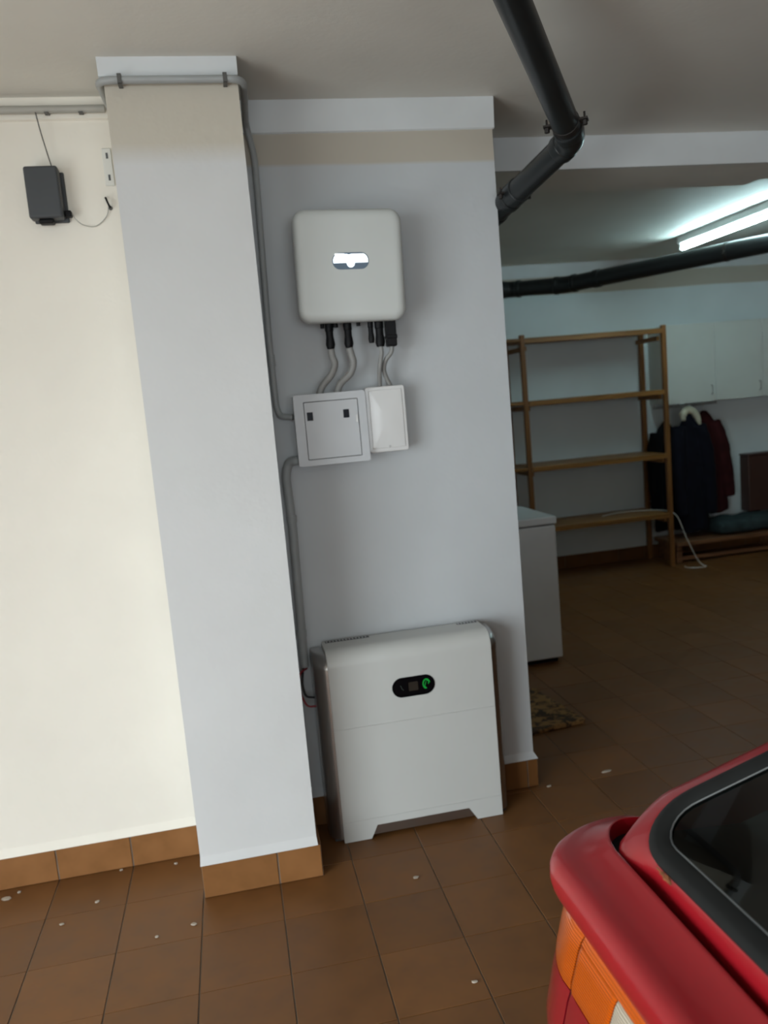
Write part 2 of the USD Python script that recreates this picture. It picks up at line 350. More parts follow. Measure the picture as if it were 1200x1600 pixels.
# tile skirtings: single tiles, joints in line with the floor
def skirting(name, x0, x1, yface, mat='skirt'):
    sk = thing(name, kind='structure')
    k = math.floor((x0 - TX) / T)
    xs = [x0] + [TX + (k + n) * T for n in range(1, 60) if x0 + .02 < TX + (k + n) * T < x1 - .02] + [x1]
    for a, b in zip(xs, xs[1:]):
        part(sk, 'tile', CB(a + .0022, b - .0022, yface - .011, yface - .0005, 0.001, SK - .0006, .0018), mat, smooth=False)
    part(sk, 'joint_filler', B(x0 + .001, x1 - .001, yface - .0082, yface - .0002, 0.0005, SK - .002), 'grout', smooth=False)
    return sk
def fillet_strip(parent, x0, x1, y, mat, dx=0.0):
    part(parent, 'plaster_fillet', hull([(x0, y, SK + .028), (x1, y, SK + .028), (x0 - dx, y - .0135, SK + .001), (x1 + dx, y - .0135, SK + .001), (x0, y, SK + .0005), (x1, y, SK + .0005), (x0 - dx, y - .0135, SK + .0035), (x1 + dx, y - .0135, SK + .0035)]), mat, smooth=False)
skirting('baseboard_left', XL, PL - .002, 0.0)
skirting('baseboard_pillar', PL - .001, PR + .012, -PF)
s2 = skirting('baseboard_centre', PR + .015, XW + .013, RW, 'tile')  # darker tile material puts the battery cabinet's shadow into the skirting colour
part(s2, 'tile', CB(XW + .0005, XW + .012, RW + .001, 0.35, 0.001, SK - .0006, .0018), 'tile', smooth=False)
part(s2, 'tile', CB(PR + .0005, PR + .012, -PF + .002, RW - .014, 0.001, SK - .0006, .0018), 'skirt', smooth=False)
skirting('baseboard_back', BX, XR, YB, 'tile')
fillet_strip(wl, XL, PL, 0.0, 'wall_cream')
fillet_strip(pi, PL, PR, -PF, 'pillar_grey', 0.002)
fillet_strip(wc, PR, XW, RW, 'wall_grey', 0.013)

# ------------------------------------------------------------------ inverter
IX, IZ, IS = 0.4665, 2.005, 0.1825
def lean(m, deg, c):
    m = as_tm(m).copy(); m.apply_transform(trimesh.transformations.rotation_matrix(math.radians(deg), [0, 1, 0], c)); return m
inv = thing('inverter', 'square cream-white wall-mounted inverter with rounded corners and a lit white logo pill', 'inverter', (IX, RW, IZ - IS))
def cushion(x0, x1, z0, z1, prof, r):
    """Rounded square lofted in y: prof = (y, inset) pairs."""
    rings = []
    for y, ins in prof:
        c = np.array(rrect(x0 + ins, x1 - ins, z0 + ins, z1 - ins, max(r - ins, .004)).exterior.coords)[:-1]
        rings.append(np.c_[c[:, 0], np.full(len(c), y), c[:, 1]])
    return loft(rings)
IC = (IX, 0, IZ); IL = 1.2
body = cushion(IX - IS, IX + IS, IZ - IS, IZ + IS, [(-.045, .012), (-.052, .004), (-.060, 0), (-.085, 0), (-.097, .004), (-.104, .012), (-.1075, .022), (-.1085, .035)], .042)
part(inv, 'front_cover', lean(body, IL, IC), 'inverter', smooth=40)
part(inv, 'heat_sink', lean(RB(IX - .165, IX + .165, -.044, RW - .018, IZ - .160, IZ + .165, .01), IL, IC), 'dark_case')
part(inv, 'wall_bracket', lean(B(IX - .12, IX + .12, RW - .0175, RW - .0005, IZ - .08, IZ + .10), IL, IC), 'steel', smooth=False)
pill = rrect(IX - .062, IX + .060, IZ - .015, IZ + .039, .026)
dp = part(inv, 'logo_pill', lean(extrude_xz(pill, -.1098, -.1080), IL, IC), 'display_blue')
lit = pill.buffer(-.003).intersection(sbox(IX - .08, IZ + .006, IX + .08, IZ + .034)).union(Point(IX - .001, IZ + .004).buffer(.013)).union(sbox(IX - .052, IZ + .030, IX - .022, IZ + .036)).difference(Point(IX - .005, IZ + .041).buffer(.009)).buffer(.003).buffer(-.003)
part(dp, 'lit_logo', lean(extrude_xz(lit, -.1106, -.1099), IL, IC), 'led_white', label='glowing white logo')
for px, r in ((-.105, .007), (-.06, .009), (-.025, .009), (.02, .007)):
    part(inv, 'cable_socket', cyl((IX + px, -.03, IZ - IS + .014), (IX + px, -.03, IZ - IS - .010), r), 'black')
# cable glands and connectors below the inverter, with the cables they end
def gland(x, y, z0, z1, r, r2):
    L = z0 - z1
    return lathe_axis([(0, r * .85), (.004, r), (L * .35, r), (L * .37, r * .88), (L * .6, r * .88), (L * .62, r * .95), (L * .85, r2 * 1.5), (L, r2 * 1.15)], (x, y, z0), (0, 0, -1), 12)
for x in (.384, .448):
    part(inv, 'cable_gland', gland(x, -.03, IZ - IS + .012, 1.742, .0145, .0108), 'black')
for x, z1, r in ((.527, 1.752, .010), (.557, 1.737, .0155)):
    part(inv, 'connector', gland(x, -.035, IZ - IS + .012, z1, r, r * .75), 'black')
part(inv, 'dongle', cat(CB(.579, .613, -.055, -.015, 1.735, IZ - IS + .012, .004), CB(.577, .615, -.057, -.013, 1.760, 1.775, .003)), 'black')
def cable(name, pts, r, mat, label, cat_='cable', n=12, sides=12):
    return single(name, tube(spline(pts, n), r, sides), mat, label, cat_, smooth=True)
cable('flexible_conduit', [(.384, -.03, 1.741), (.386, -.03, 1.715), (.392, -.030, 1.690), (.378, -.022, 1.655), (.345, -.012, 1.620), (.331, -.010, 1.5885)], .0122, 'cable_grey', 'bent grey flexible conduit leftmost below the inverter', 'conduit')
cable('flexible_conduit', [(.448, -.03, 1.741), (.453, -.03, 1.715), (.457, -.030, 1.690), (.445, -.022, 1.655), (.408, -.012, 1.622), (.392, -.010, 1.5885)], .0122, 'cable_grey', 'bent grey flexible conduit second from the left below the inverter', 'conduit')
cable('cable', [(.557, -.035, 1.739), (.558, -.034, 1.715), (.549, -.030, 1.67), (.548, -.010, 1.63), (.550, .004, 1.6006)], .0078, 'cable_grey', 'thin grey cable dropping from the round black connector to the narrow white box')
cable('cable', [(.597, -.035, 1.7365), (.592, -.034, 1.715), (.573, -.022, 1.69), (.566, -.012, 1.66), (.574, -.004, 1.63), (.588, .004, 1.6006)], .0078, 'cable_grey', 'thin grey cable from the wide black dongle to the narrow white box')

# ------------------------------------------------------------------ boxes under the inverter
bx = thing('distribution_box', 'wide pale grey distribution box with a flat door and two small black windows', 'electrical box', (.36, RW, 1.35))
bx0, bx1, bz0, bz1 = .235, .485, 1.350, 1.594
part(bx, 'back_box', CB(bx0 + .006, bx1 - .006, -.028, RW - .0005, bz0 + .006, bz1 - .006, .004), 'box_grey')
frame_poly = rrect(bx0, bx1, bz0, bz1, .008).difference(rrect(.268, .4575, 1.370, 1.569, .003))
part(bx, 'frame', extrude_xz(frame_poly, -.048, -.028), 'box_grey')
part(bx, 'door_gap', B(.266, .4595, -.0300, -.0281, 1.368, 1.571), 'seam', smooth=False)
dr = part(bx, 'door', extrude_xz(rrect(.2705, .455, 1.3725, 1.5665, .002).difference(sbox(.2775, 1.5045, .2985, 1.5335)).difference(sbox(.4035, 1.5045, .4245, 1.5335)), -.0465, -.0302), 'box_grey')
for a in (.2775, .4035):
    part(dr, 'window', B(a, a + .021, -.0440, -.0303, 1.5045, 1.5335), 'slot', smooth=False, label='small black window')
part(dr, 'latch', CB(.446, .4535, -.0500, -.0466, 1.486, 1.512, .0015), 'box_white', label='pale latch')
b2 = thing('connection_box', 'narrow glossy white box right of the wide grey distribution box', 'electrical box', (.56, RW, 1.37))
part(b2, 'back_box', CB(.492, .630, -.006, RW - .0005, 1.374, 1.600, .004), 'box_white')
part(b2, 'lid', cushion(.4895, .6325, 1.3715, 1.6025, [(-.0062, .001), (-.010, 0), (-.016, 0), (-.0195, .002), (-.0205, .006)], .010), 'box_white', smooth=40)
part(b2, 'cover_panel', cushion(.5015, .6205, 1.3855, 1.5905, [(-.0206, .0), (-.0225, .0005), (-.0240, .003)], .005), 'box_white', smooth=40)
part(b2, 'screw', lathe_axis([(0, .004), (.0015, .004)], (.562, -.0241, 1.391), (0, -1, 0), 12), 'steel')

# ------------------------------------------------------------------ conduits on pillar and walls
cp = thing('conduit', 'thin grey conduit wrapped around the white pillar\'s head and down to a box', 'conduit', (PR, -PF, 1.5))
path = fillet([(PL - .0125, -.020, 2.537), (PL - .0145, -PF - .026, 2.512), (PR + .016, -PF - .026, 2.512), (PR + .030, RW - .020, 2.50), (.196, RW - .018, 2.40), (.181, RW - .016, 1.78), (.183, RW - .016, 1.560), (.192, RW - .017, 1.528), (.2325, .006, 1.522)], .045, 8)
part(cp, 'pipe', tube(path, .0108, 14), 'conduit', smooth=True)
for x in (-.185, .110):
    part(cp, 'clip', cat(CB(x - .006, x + .006, -PF - .0385, -PF - .0005, 2.4985, 2.5005, .0005), CB(x - .006, x + .006, -PF - .0385, -PF - .0366, 2.4985, 2.526, .0005), CB(x - .006, x + .006, -PF - .0385, -PF - .0165, 2.5242, 2.526, .0005)), 'clip')
part(cp, 'coupling', cyl((.182, RW - .016, 1.742), (.183, RW - .016, 1.702), .0128), 'conduit')
cl = thing('conduit', 'thin pale conduit running level along the top of the cream wall', 'conduit', (-1.5, 0, 2.53))
part(cl, 'pipe', tube([(XL + .02, -.027, 2.541), (-1.5, -.027, 2.540), (PL - .03, -.027, 2.538)], .0115, 14), 'conduit_pale', smooth=True)
for x in (-.437, -.335):
    part(cl, 'clip', CB(x - .007, x + .007, -.041, -.0145, 2.524, 2.5265, .0008), 'clip')
cd = thing('conduit', 'wider grey conduit dropping from the grey box to behind the battery cabinet', 'conduit', (.19, RW, .7))
part(cd, 'pipe', tube(fillet([(.2395, -.004, 1.372), (.205, RW - .022, 1.368), (.190, RW - .020, 1.32), (.196, RW - .019, 1.15), (.187, RW - .019, .62)], .05, 8), .0160, 16), 'conduit', smooth=True)
for z, x in ((1.165, .196), (.745, .189)):
    part(cd, 'coupling', cyl((x, RW - .019, z + .012), (x - .0004, RW - .019, z - .012), .0182), 'conduit')

cable('battery_cable', [(.185, .032, .625), (.176, .010, .60), (.171, -.004, .56), (.180, -.012, .525), (.2085, -.012, .515)], .0042, 'cable_black', 'black cable looping from the conduit end into the battery cabinet')
cable('battery_cable', [(.194, .026, .615), (.166, -.012, .610), (.156, -.022, .565), (.176, -.032, .500), (.2085, -.034, .490)], .0038, 'cable_red', 'dull red cable beside the black one at the left side of the battery cabinet')

# ------------------------------------------------------------------ battery cabinet
bt = thing('battery_cabinet', 'white floor-standing battery cabinet with silver rounded sides and a black pill display', 'battery', (.55, -.045, 0))
def plan_ring(z, x0, x1, y0, y1, r, n=8):
    c = np.array(Polygon([(x0, y1), (x0, y0 + r), (x0 + r, y0), (x1 - r, y0), (x1, y0 + r), (x1, y1)]).exterior.coords)[:-1]
    pts = [(x0, y1)]
    for k in range(n + 1):
        a = math.pi + k / n * math.pi / 2; pts.append((x0 + r + r * math.cos(a), y0 + r + r * math.sin(a)))
    for k in range(n + 1):
        a = 1.5 * math.pi + k / n * math.pi / 2; pts.append((x1 - r + r * math.cos(a), y0 + r + r * math.sin(a)))
    pts.append((x1, y1))
    return np.array([(a, b, z) for a, b in pts])
b0, b1, by0, by1 = .209, .886, -.1145, .034
part(bt, 'side_shell', loft([plan_ring(z, b0 + i, b1 - i, by0 + i + f, by1, .055) for z, i, f in ((.012, 0, 0), (.40, 0, 0), (.640, 0, 0), (.655, 0, .004), (.672, .0015, .022), (.683, .003, .050), (.686, .006, .06))]), 'batt_silver', smooth=35)
for a, b in ((.225, .345), (.76, .87)):
    part(bt, 'base_foot', B(a, b, -.095, .025, .0005, .0118), 'dark_case', smooth=False)
def front_profile(z0, z1, top):
    yf, yb = -.1215, -.100
    if not top: return Polygon([(yf, z0), (yf, z1), (yb, z1), (yb, z0)])
    R = .058; c = (yf + R, z1 - R)
    arc = [(c[0] + R * math.cos(a), c[1] + R * math.sin(a)) for a in np.linspace(math.pi, math.pi / 2, 14)]
    return Polygon([(yf, z0)] + arc + [(.030, z1), (.030, z1 - .013), (yb + .04, z1 - .013), (yb, z1 - .05), (yb, z0)])
fx0, fx1 = .2555, .8485
up = part(bt, 'upper_panel', extrude_yz(front_profile(.4214, .703, True), fx0, fx1), 'batt_white', smooth=35)
part(bt, 'lower_panel', extrude_yz(front_profile(.0763, .4208, False), fx0, fx1), 'batt_white', smooth=35)
foot = Polygon([(fx0, .001), (.354, .001), (.379, .049), (.722, .049), (.752, .001), (fx1, .001), (fx1, .0757), (fx0, .0757)])
part(bt, 'foot_panel', extrude_xz(foot, -.1215, -.100), 'batt_white', smooth=35)
for a, b in ((.268, .43), (.765, .842)):  # dark strips with pale slats along the top rear edge
    v = part(bt, 'top_vent', B(a, b, .008, .026, .7031, .7042), 'seam', smooth=False, label='dark slotted strip')
    n = int((b - a) / .012)
    part(v, 'slat', cat(*[B(a + .004 + k * .012, a + .008 + k * .012, .009, .025, .7043, .7052) for k in range(n)]), 'box_grey', smooth=False, kind='stuff')
dz, dx = .542, .553
scr = part(bt, 'display', extrude_xz(rrect(dx - .078, dx + .078, dz - .036, dz + .036, .0359), -.1232, -.1216), 'display_black', label='black pill-shaped display')
arc_pts = [(dx + .047 + .013 * math.cos(a), dz + .003 + .017 * math.sin(a)) for a in np.linspace(-2.6, 2.4 - math.pi * .0, 22)]
arcp = LineString([(dx + .047 + .012 * math.cos(a), dz + .002 + .017 * math.sin(a)) for a in np.linspace(math.radians(20), math.radians(250), 20)]).buffer(.0022)
arcp = arcp.union(LineString([(dx + .047, dz + .017), (dx + .057, dz + .010), (dx + .054, dz + .002)]).buffer(.0016)).union(LineString([(dx + .046, dz + .010), (dx + .040, dz - .006), (dx + .047, dz - .014)]).buffer(.0012))
part(scr, 'green_symbol', extrude_xz(arcp, -.1238, -.1233), 'led_green', label='lit green symbol')
part(scr, 'faint_mark', extrude_xz(LineString([(dx - .047, dz + .008), (dx - .043, dz - .004), (dx - .038, dz - .009)]).buffer(.0012), -.1238, -.1233), 'led_dim')
part(scr, 'sensor_window', extrude_xz(rrect(dx - .018, dx + .016, dz - .016, dz + .016, .003), -.1236, -.1233), 'led_amber')

# ------------------------------------------------------------------ left wall: dark box, wire, plates
sb = thing('wall_box', 'dark grey box fixed high on the cream wall left of the pillar', 'box', (-.475, 0, 2.2))
def lw(m): return lean(m, 0.0, (-.47, 0, 2.28))
part(sb, 'case', RB(-.525, -.424, -.062, -.012, 2.205, 2.362, .008), 'dark_case')
part(sb, 'back_plate', RB(-.519, -.414, -.0118, -.0005, 2.200, 2.355, .005), 'dark_case')
part(sb, 'bottom_cap', RB(-.500, -.455, -.056, -.020, 2.190, 2.2048, .006), 'black')
part(sb, 'side_lug', RB(-.4235, -.402, -.038, -.012, 2.212, 2.232, .005), 'black')
cable('wire', [(-.469, -.036, 2.527), (-.462, -.030, 2.47), (-.452, -.026, 2.41), (-.443, -.030, 2.3635)], .0016, 'cable_black', 'thin dark wire hanging from the pale conduit to the dark box', 'wire', 10, 8)
cable('wire', [(-.4015, -.026, 2.222), (-.392, -.022, 2.205), (-.372, -.010, 2.190), (-.335, -.006, 2.187), (-.300, -.007, 2.215), (-.290, -.012, 2.245), (-.293, -.018, 2.26)], .0014, 'conduit_pale', 'pale thin wire looping right from the dark box towards the pillar', 'wire', 10, 8)
wp = thing('wall_bracket', 'narrow white metal strip on the cream wall beside the pillar', 'bracket', (-.272, 0, 2.3))
part(wp, 'strip', CB(-.290, -.262, -.006, -.0005, 2.310, 2.425, .0015), 'white_plastic')
for z in (2.335, 2.402):
    part(wp, 'slot', RB(-.279, -.272, -.0068, -.0058, z - .009, z + .009, .0004, trimesh.creation.icosphere(0).vertices), 'seam')
hk = thing('hook', 'small black hook in the cream wall just left of the pillar', 'hook', (-.287, 0, 2.25))
part(hk, 'shank', tube(spline([(-.297, -.0005, 2.274), (-.294, -.018, 2.268), (-.289, -.024, 2.252), (-.284, -.016, 2.240)], 8), .0032, 10), 'black', smooth=True)
part(hk, 'wall_plug', lathe_axis([(0, .007), (.004, .006)], (-.285, -.0005, 2.242), (0, -1, 0), 12), 'clip')

# ------------------------------------------------------------------ drain pipes under the ceiling
def pipe_run(name, label, pts, r, bend, clamps, joints, mat='pipe_dark'):
    pts = [np.array(p, float) for p in pts]
    t = thing(name, label, 'pipe', pts[0])
    for k, (a, b) in enumerate(zip(pts, pts[1:])):
        d = (b - a) / np.linalg.norm(b - a)
        s = a + d * (bend if k else 0); e = b - d * (bend if k < len(pts) - 2 else 0)
        part(t, 'pipe', cyl(s, e, r, 32), mat, smooth=40)
    for a, b, c in zip(pts, pts[1:], pts[2:]):
        u, v = (a - b) / np.linalg.norm(a - b), (c - b) / np.linalg.norm(c - b)
        L = bend * 1.0
        p = fillet([b + u * L * 1.9, b + u * L * 1.0, b, b + v * L * 1.0, b + v * L * 1.9], L * .95, 10)
        # socketed elbow: rings at both ends
        part(t, 'elbow', tube(fillet([b + u * L * 1.6, b, b + v * L * 1.6], L * 1.2, 14), r * 1.05, 32), mat, smooth=40)
        for w in (u, v):
            part(t, 'socket_ring', lathe_axis([(0, r * 1.06), (.004, r * 1.13), (.030, r * 1.13), (.034, r * 1.06)], b + w * (L * 1.6 - .017), w, 32), mat, smooth=40)
    for k, f in clamps:
        a, b = pts[k], pts[k + 1]; c = a + (b - a) * f; d = (b - a) / np.linalg.norm(b - a)
        side = np.cross(d, [0, 0, 1.0]); side /= np.linalg.norm(side)
        q = [part(t, 'clamp', lathe_axis([(0, r * 1.005), (.001, r * 1.05), (.021, r * 1.05), (.022, r * 1.005)], c - d * .011, d, 32), 'rusty', smooth=40)]
        for s in (-1, 1):
            e = c + side * s * (r + .016)
            part(q[0], 'lug', cat(hull([c + side * s * (r * .98) + d * w + np.array([0, 0, h]) for w in (-.010, .010) for h in (-.003, .003)] + [e + side * s * .010 + d * w + np.array([0, 0, h]) for w in (-.010, .010) for h in (-.003, .003)]),
                cyl(e + [0, 0, -.014], e + [0, 0, .022], .0035, 8), cyl(e + [0, 0, -.016], e + [0, 0, -.003], .008, 6)), 'rusty')
    for k, f in joints:
        a, b = pts[k], pts[k + 1]; c = a + (b - a) * f; d = (b - a) / np.linalg.norm(b - a)
        part(t, 'coupling', lathe_axis([(0, r * 1.01), (.003, r * 1.10), (.05, r * 1.10), (.053, r * 1.01)], c, d, 32), mat, smooth=40)
    return t

pipe_run('drain_pipe', 'dark grey drain pipe bending at an elbow beside the head of the equipment wall',
         [(0.20, -1.80, 2.518), (0.62, -1.110, 2.508)] + [tuple(CAM + .93 * (np.array(p) - CAM)) for p in ((1.238, -.181, 2.361), (1.157, .300, 2.268), (1.095, .80, 2.18))], .0405, .033, [(1, .90), (2, .80)], [(2, .72), (3, .08)])
pipe_run('drain_pipe', 'long dark drain pipe slanting below the fluorescent lamp across the back room',
         [(3.95, 1.02, 2.335), (2.590, 2.93, 2.305), (2.26, 3.225, 2.335), (BX + .002, 3.225, 2.34)], .058, .045, [(0, .50)], [(0, .88), (2, .02)])

# ------------------------------------------------------------------ fluorescent lamp on the ceiling of the back room
fm = thing('fluorescent_lamp', 'bare fluorescent tube lit cold white on a batten under the back room ceiling', 'lamp', (3.43, 2.0, H))
lx, l0, l1 = 3.43, 1.27, 2.77
part(fm, 'batten', CB(lx - .024, lx + .024, l0, l1, 2.524, H - .0006, .004), 'lamp_white', smooth=False)
part(fm, 'tube', lathe_axis([(0, .010), (.004, .013), (l1 - l0 - .064, .013), (l1 - l0 - .06, .010)], (lx, l0 + .03, 2.489), (0, 1, 0), 20), 'tube')
for y in (l0 + .004, l1 - .028):
    part(fm, 'tube_holder', cat(CB(lx - .013, lx + .013, y, y + .024, 2.476, 2.5238, .003)), 'lamp_white')
part(fm, 'starter', cyl((lx, l1 - .12, 2.5238), (lx, l1 - .12, 2.509), .010), 'lamp_white')

# ------------------------------------------------------------------ back room furniture
fz = thing('chest_freezer', 'white chest freezer half hidden behind the end of the equipment wall', 'freezer', (1.35, 1.6, 0))
part(fz, 'body', RB(1.02, 1.743, 1.366, 1.90, .030, .796, .012), 'freezer')
part(fz, 'lid', RB(1.015, 1.748, 1.358, 1.905, .803, .846, .009), 'freezer')
part(fz, 'lid_seal', B(1.03, 1.735, 1.374, 1.89, .7961, .8029), 'seam', smooth=False)
part(fz, 'plinth', B(1.04, 1.725, 1.40, 1.88, .0005, .0299), 'black', smooth=False)
part(fz, 'hinge', CB(1.55, 1.60, 1.9055, 1.918, .77, .84, .003), 'seam')

sh = thing('shelving_unit', 'open varnished pine shelving unit, empty, against the back wall', 'shelf', (2.9, 3.4, 0))
SY0, SY1 = 3.215, 3.640
posts = [(2.312, SY0), (3.515, SY0), (2.312, SY1 - .034), (3.530, SY1 - .034)]
for k, (x, y) in enumerate(posts):
    part(sh, 'post', CB(x, x + (.038 if k < 2 else .040), y, y + .034, .0005, 1.985, .003), 'wood_z', smooth=False)
zs = (1.960, 1.470, .950, .455)
for z in zs:
    d = part(sh, 'shelf_board', CB(2.351, 3.514, SY0 + .004, SY1 - .002, z - .024, z, .002), 'wood_x', smooth=False)
    part(d, 'front_rail', CB(2.351, 3.514, SY0 - .004, SY0 + .0038, z - .040, z, .0015), 'wood_x', smooth=False)
part(sh, 'shelf_board', CB(1.80, 2.311, SY0 + .004, SY1 - .002, 1.936, 1.960, .002), 'wood_x', smooth=False)
for z in zs[1:]:
    part(sh, 'shelf_board', CB(1.80, 2.311, SY0 + .004, SY1 - .002, z - .024, z, .002), 'wood_x', smooth=False)
for z in (1.90, 1.43, .91, .415):
    for x in (2.352, 3.4905):
        part(sh, 'side_brace', CB(x, x + .0225, SY0 + .036, SY1 - .036, z - .036, z, .002), 'wood_x', smooth=False)

CY = 3.38
cabs = [(3.634, 4.0865, 'leftmost white wall cabinet, beside the top of the pine shelving'), (4.0885, 4.5405, 'white wall cabinet above the hanging jackets, between two others'), (4.5425, 4.995, 'white wall cabinet cut off by the right edge of the photo')]
for k, (a, b, lab) in enumerate(cabs):
    c = thing('wall_cabinet', lab, 'cabinet', ((a + b) / 2, YB, 1.34))
    part(c, 'carcass', B(a, b, CY + .019, YB - .0005, 1.342, 1.985), 'cabinet', smooth=False)
    d = part(c, 'door', CB(a + .0015, b - .0015, CY, CY + .0185, 1.338, 1.989, .0015), 'cabinet', smooth=False)
    hx = b - .040
    part(d, 'handle', tube(fillet([(hx, CY - .0005, 1.395), (hx, CY - .020, 1.398), (hx, CY - .020, 1.468), (hx, CY - .0005, 1.471)], .012, 5), .0045, 10), 'handle', smooth=True)

# low bench with a folded blanket and a brown case
bn = thing('bench', 'low wooden bench standing under the wall cabinets', 'bench', (4.3, 3.45, 0))
part(bn, 'top_plank', CB(3.60, 5.1, 3.255, 3.63, .150, .186, .004), 'bench_wood', smooth=False)
for x in (3.62, 4.62):
    part(bn, 'leg', CB(x, x + .05, 3.30, 3.60, .0005, .1495, .003), 'bench_wood', smooth=False)
part(bn, 'lower_rail', CB(3.671, 4.619, 3.305, 3.335, .020, .050, .003), 'bench_wood', smooth=False)
def lumpy(m, amp, sc, seed=0):
    m = as_tm(m); v = m.vertices; n = m.vertex_normals
    m.vertices = v + n * ((fbm(v * sc, 3, seed) - .5) * 2 * amp)[:, None]; return m
bl = to_m3(RB(4.02, 5.05, 3.275, 3.61, .200, .318, .05)).refine_to_length(.03)
bl = lumpy(bl, .016, 9, 3)
bl.vertices[:, 2] = np.maximum(bl.vertices[:, 2], .1868)
single('blanket', bl, 'cloth_teal', 'dark teal blanket folded on the low bench', 'blanket', smooth=True)
bc = thing('storage_case', 'dark brown case standing on the folded blanket at the right edge of the photo', 'case', (4.8, 3.5, .33))
part(bc, 'body', RB(4.462, 5.02, 3.505, 3.63, .3285, .822, .008), 'brown_case')
part(bc, 'lid_edge', RB(4.458, 5.024, 3.50, 3.634, .8225, .838, .006), 'brown_case')
part(bc, 'clasp', CB(4.73, 4.77, 3.496, 3.5045, .79, .818, .002), 'handle')

# jackets hanging from the underside of the cabinets
def jacket(name, label, x, y, ztop, zbot, hw, dep, mat, seed, lean_x=0.0, sleeve=True, group=None):
    t = thing(name, label, 'jacket', (x, y, zbot))
    rings = []
    prof = [(0.0, .16), (.03, .30), (.07, .55), (.12, .80), (.17, .95), (.25, 1.0), (.45, .98), (.65, 1.0), (.85, 1.05), (1.0, 1.02)]
    zz = np.linspace(0, 1, 40)
    wq = np.interp(zz, [a for a, b in prof], [b for a, b in prof])
    for s, w in zip(zz, wq):
        z = ztop + (zbot - ztop) * s; a = np.linspace(0, 2 * np.pi, 64, endpoint=False)
        fold = 1 + .10 * np.sin(a * 5 + seed + 2 * s) * min(1, s * 2.5) + .05 * np.sin(a * 9 + 3 * seed + 4 * s) * s
        dy = dep * (.45 + .55 * min(1, s * 3))
        rings.append(np.c_[x + lean_x * s + hw * w * np.cos(a) * (1 + (fold - 1) * .4), y + dy * np.sin(a) * fold, np.full(64, z) + .012 * np.sin(3 * a + seed) * (s == 1)])
    body = to_m3(loft(rings))
    if sleeve:
        for sg in (-1, 1):
            p = spline([(x + sg * hw * .68, y, ztop - .10), (x + lean_x * .3 + sg * hw * .98, y - .02, ztop - .30), (x + lean_x * .6 + sg * hw * 1.04, y - .035, ztop - .55), (x + lean_x * .8 + sg * hw * 1.0, y - .05, ztop - .70 * (ztop - zbot) / .82)], 6)
            body = body + to_m3(tube(p, np.interp(np.linspace(0, 1, len(p)), [0, .3, 1], [.060, .066, .050]), 14))
    b = trimesh.Trimesh(*(lambda q: (q.vert_properties[:, :3], q.tri_verts))(body.refine_to_length(.03).to_mesh()))
    trimesh.smoothing.filter_taubin(b, iterations=8)
    b = lumpy(b, .008, 14, seed)
    part(t, 'body', b, mat, smooth=True)
    return t
j1 = jacket('jacket', 'black jacket hanging behind the right post of the pine shelving', 3.708, 3.549, 1.20, .25, .125, .040, 'cloth_black', 1, -.01)
j2 = jacket('jacket', 'dark navy jacket with a cream fleece collar hanging under the wall cabinet', 3.83, 3.40, 1.245, .24, .130, .048, 'cloth_navy', 5, .03)
collar = tube(spline([(3.765, 3.365, 1.195), (3.775, 3.38, 1.245), (3.82, 3.40, 1.278), (3.875, 3.395, 1.262), (3.905, 3.375, 1.205), (3.915, 3.365, 1.15)], 8), np.interp(np.linspace(0, 1, 41), [0, .2, .7, 1], [.016, .030, .030, .012]), 14)
part(j2, 'collar', lumpy(collar, .006, 40, 2), 'cloth_fleece', smooth=True, label='cream fleece collar')
j3 = jacket('jacket', 'dark red jacket hanging rightmost under the wall cabinets', 4.075, 3.55, 1.255, .36, .125, .050, 'cloth_red', 9, .075)
for (x, y, zt), lab in (((3.85, 3.40, 1.298), 'white hanger hook holding the navy jacket'), ((4.075, 3.55, 1.262), 'white hanger hook above the dark red jacket'), ((3.705, 3.555, 1.212), 'white hanger hook holding the black jacket behind the post')):
    h = thing('hanger_hook', lab, 'hook', (x, y, zt))
    part(h, 'hook', tube(spline([(x, y, zt), (x + .002, y, 1.300), (x + .010, y, 1.308), (x + .008, y, 1.320), (x - .004, y, 1.3225), (x - .009, y, 1.314)], 6), .0022, 8), 'white_plastic', smooth=True)
rod = thing('coat_rail', 'thin rail under the wall cabinets carrying the coat hangers', 'rail', (3.9, 3.5, 1.32))
for y, x0, x1 in ((3.40, 3.70, 3.98), (3.55, 3.90, 4.20), (3.555, 3.60, 3.85)):
    part(rod, 'rod', cyl((x0, y, 1.314), (x1, y, 1.314), .005, 10), 'steel')
    for x in (x0 + .01, x1 - .01):
        part(rod, 'bracket', cyl((x, y, 1.319), (x, y, 1.3375), .004, 8), 'steel')

cable('cord', [(3.02, 3.42, .4595), (3.20, 3.50, .4595), (3.38, 3.48, .4595), (3.53, 3.36, .4600), (3.565, 3.20, .435), (3.62, 3.15, .25), (3.70, 3.125, .055), (3.738, 3.105, .008), (3.748, 3.078, .004), (3.715, 3.052, .004), (3.655, 3.062, .004), (3.602, 3.095, .004), (3.592, 3.135, .004), (3.612, 3.17, .004)], .0036, 'white_plastic', 'thin white cord trailing from the lowest pine shelf onto the floor', 'cord', 10, 8)

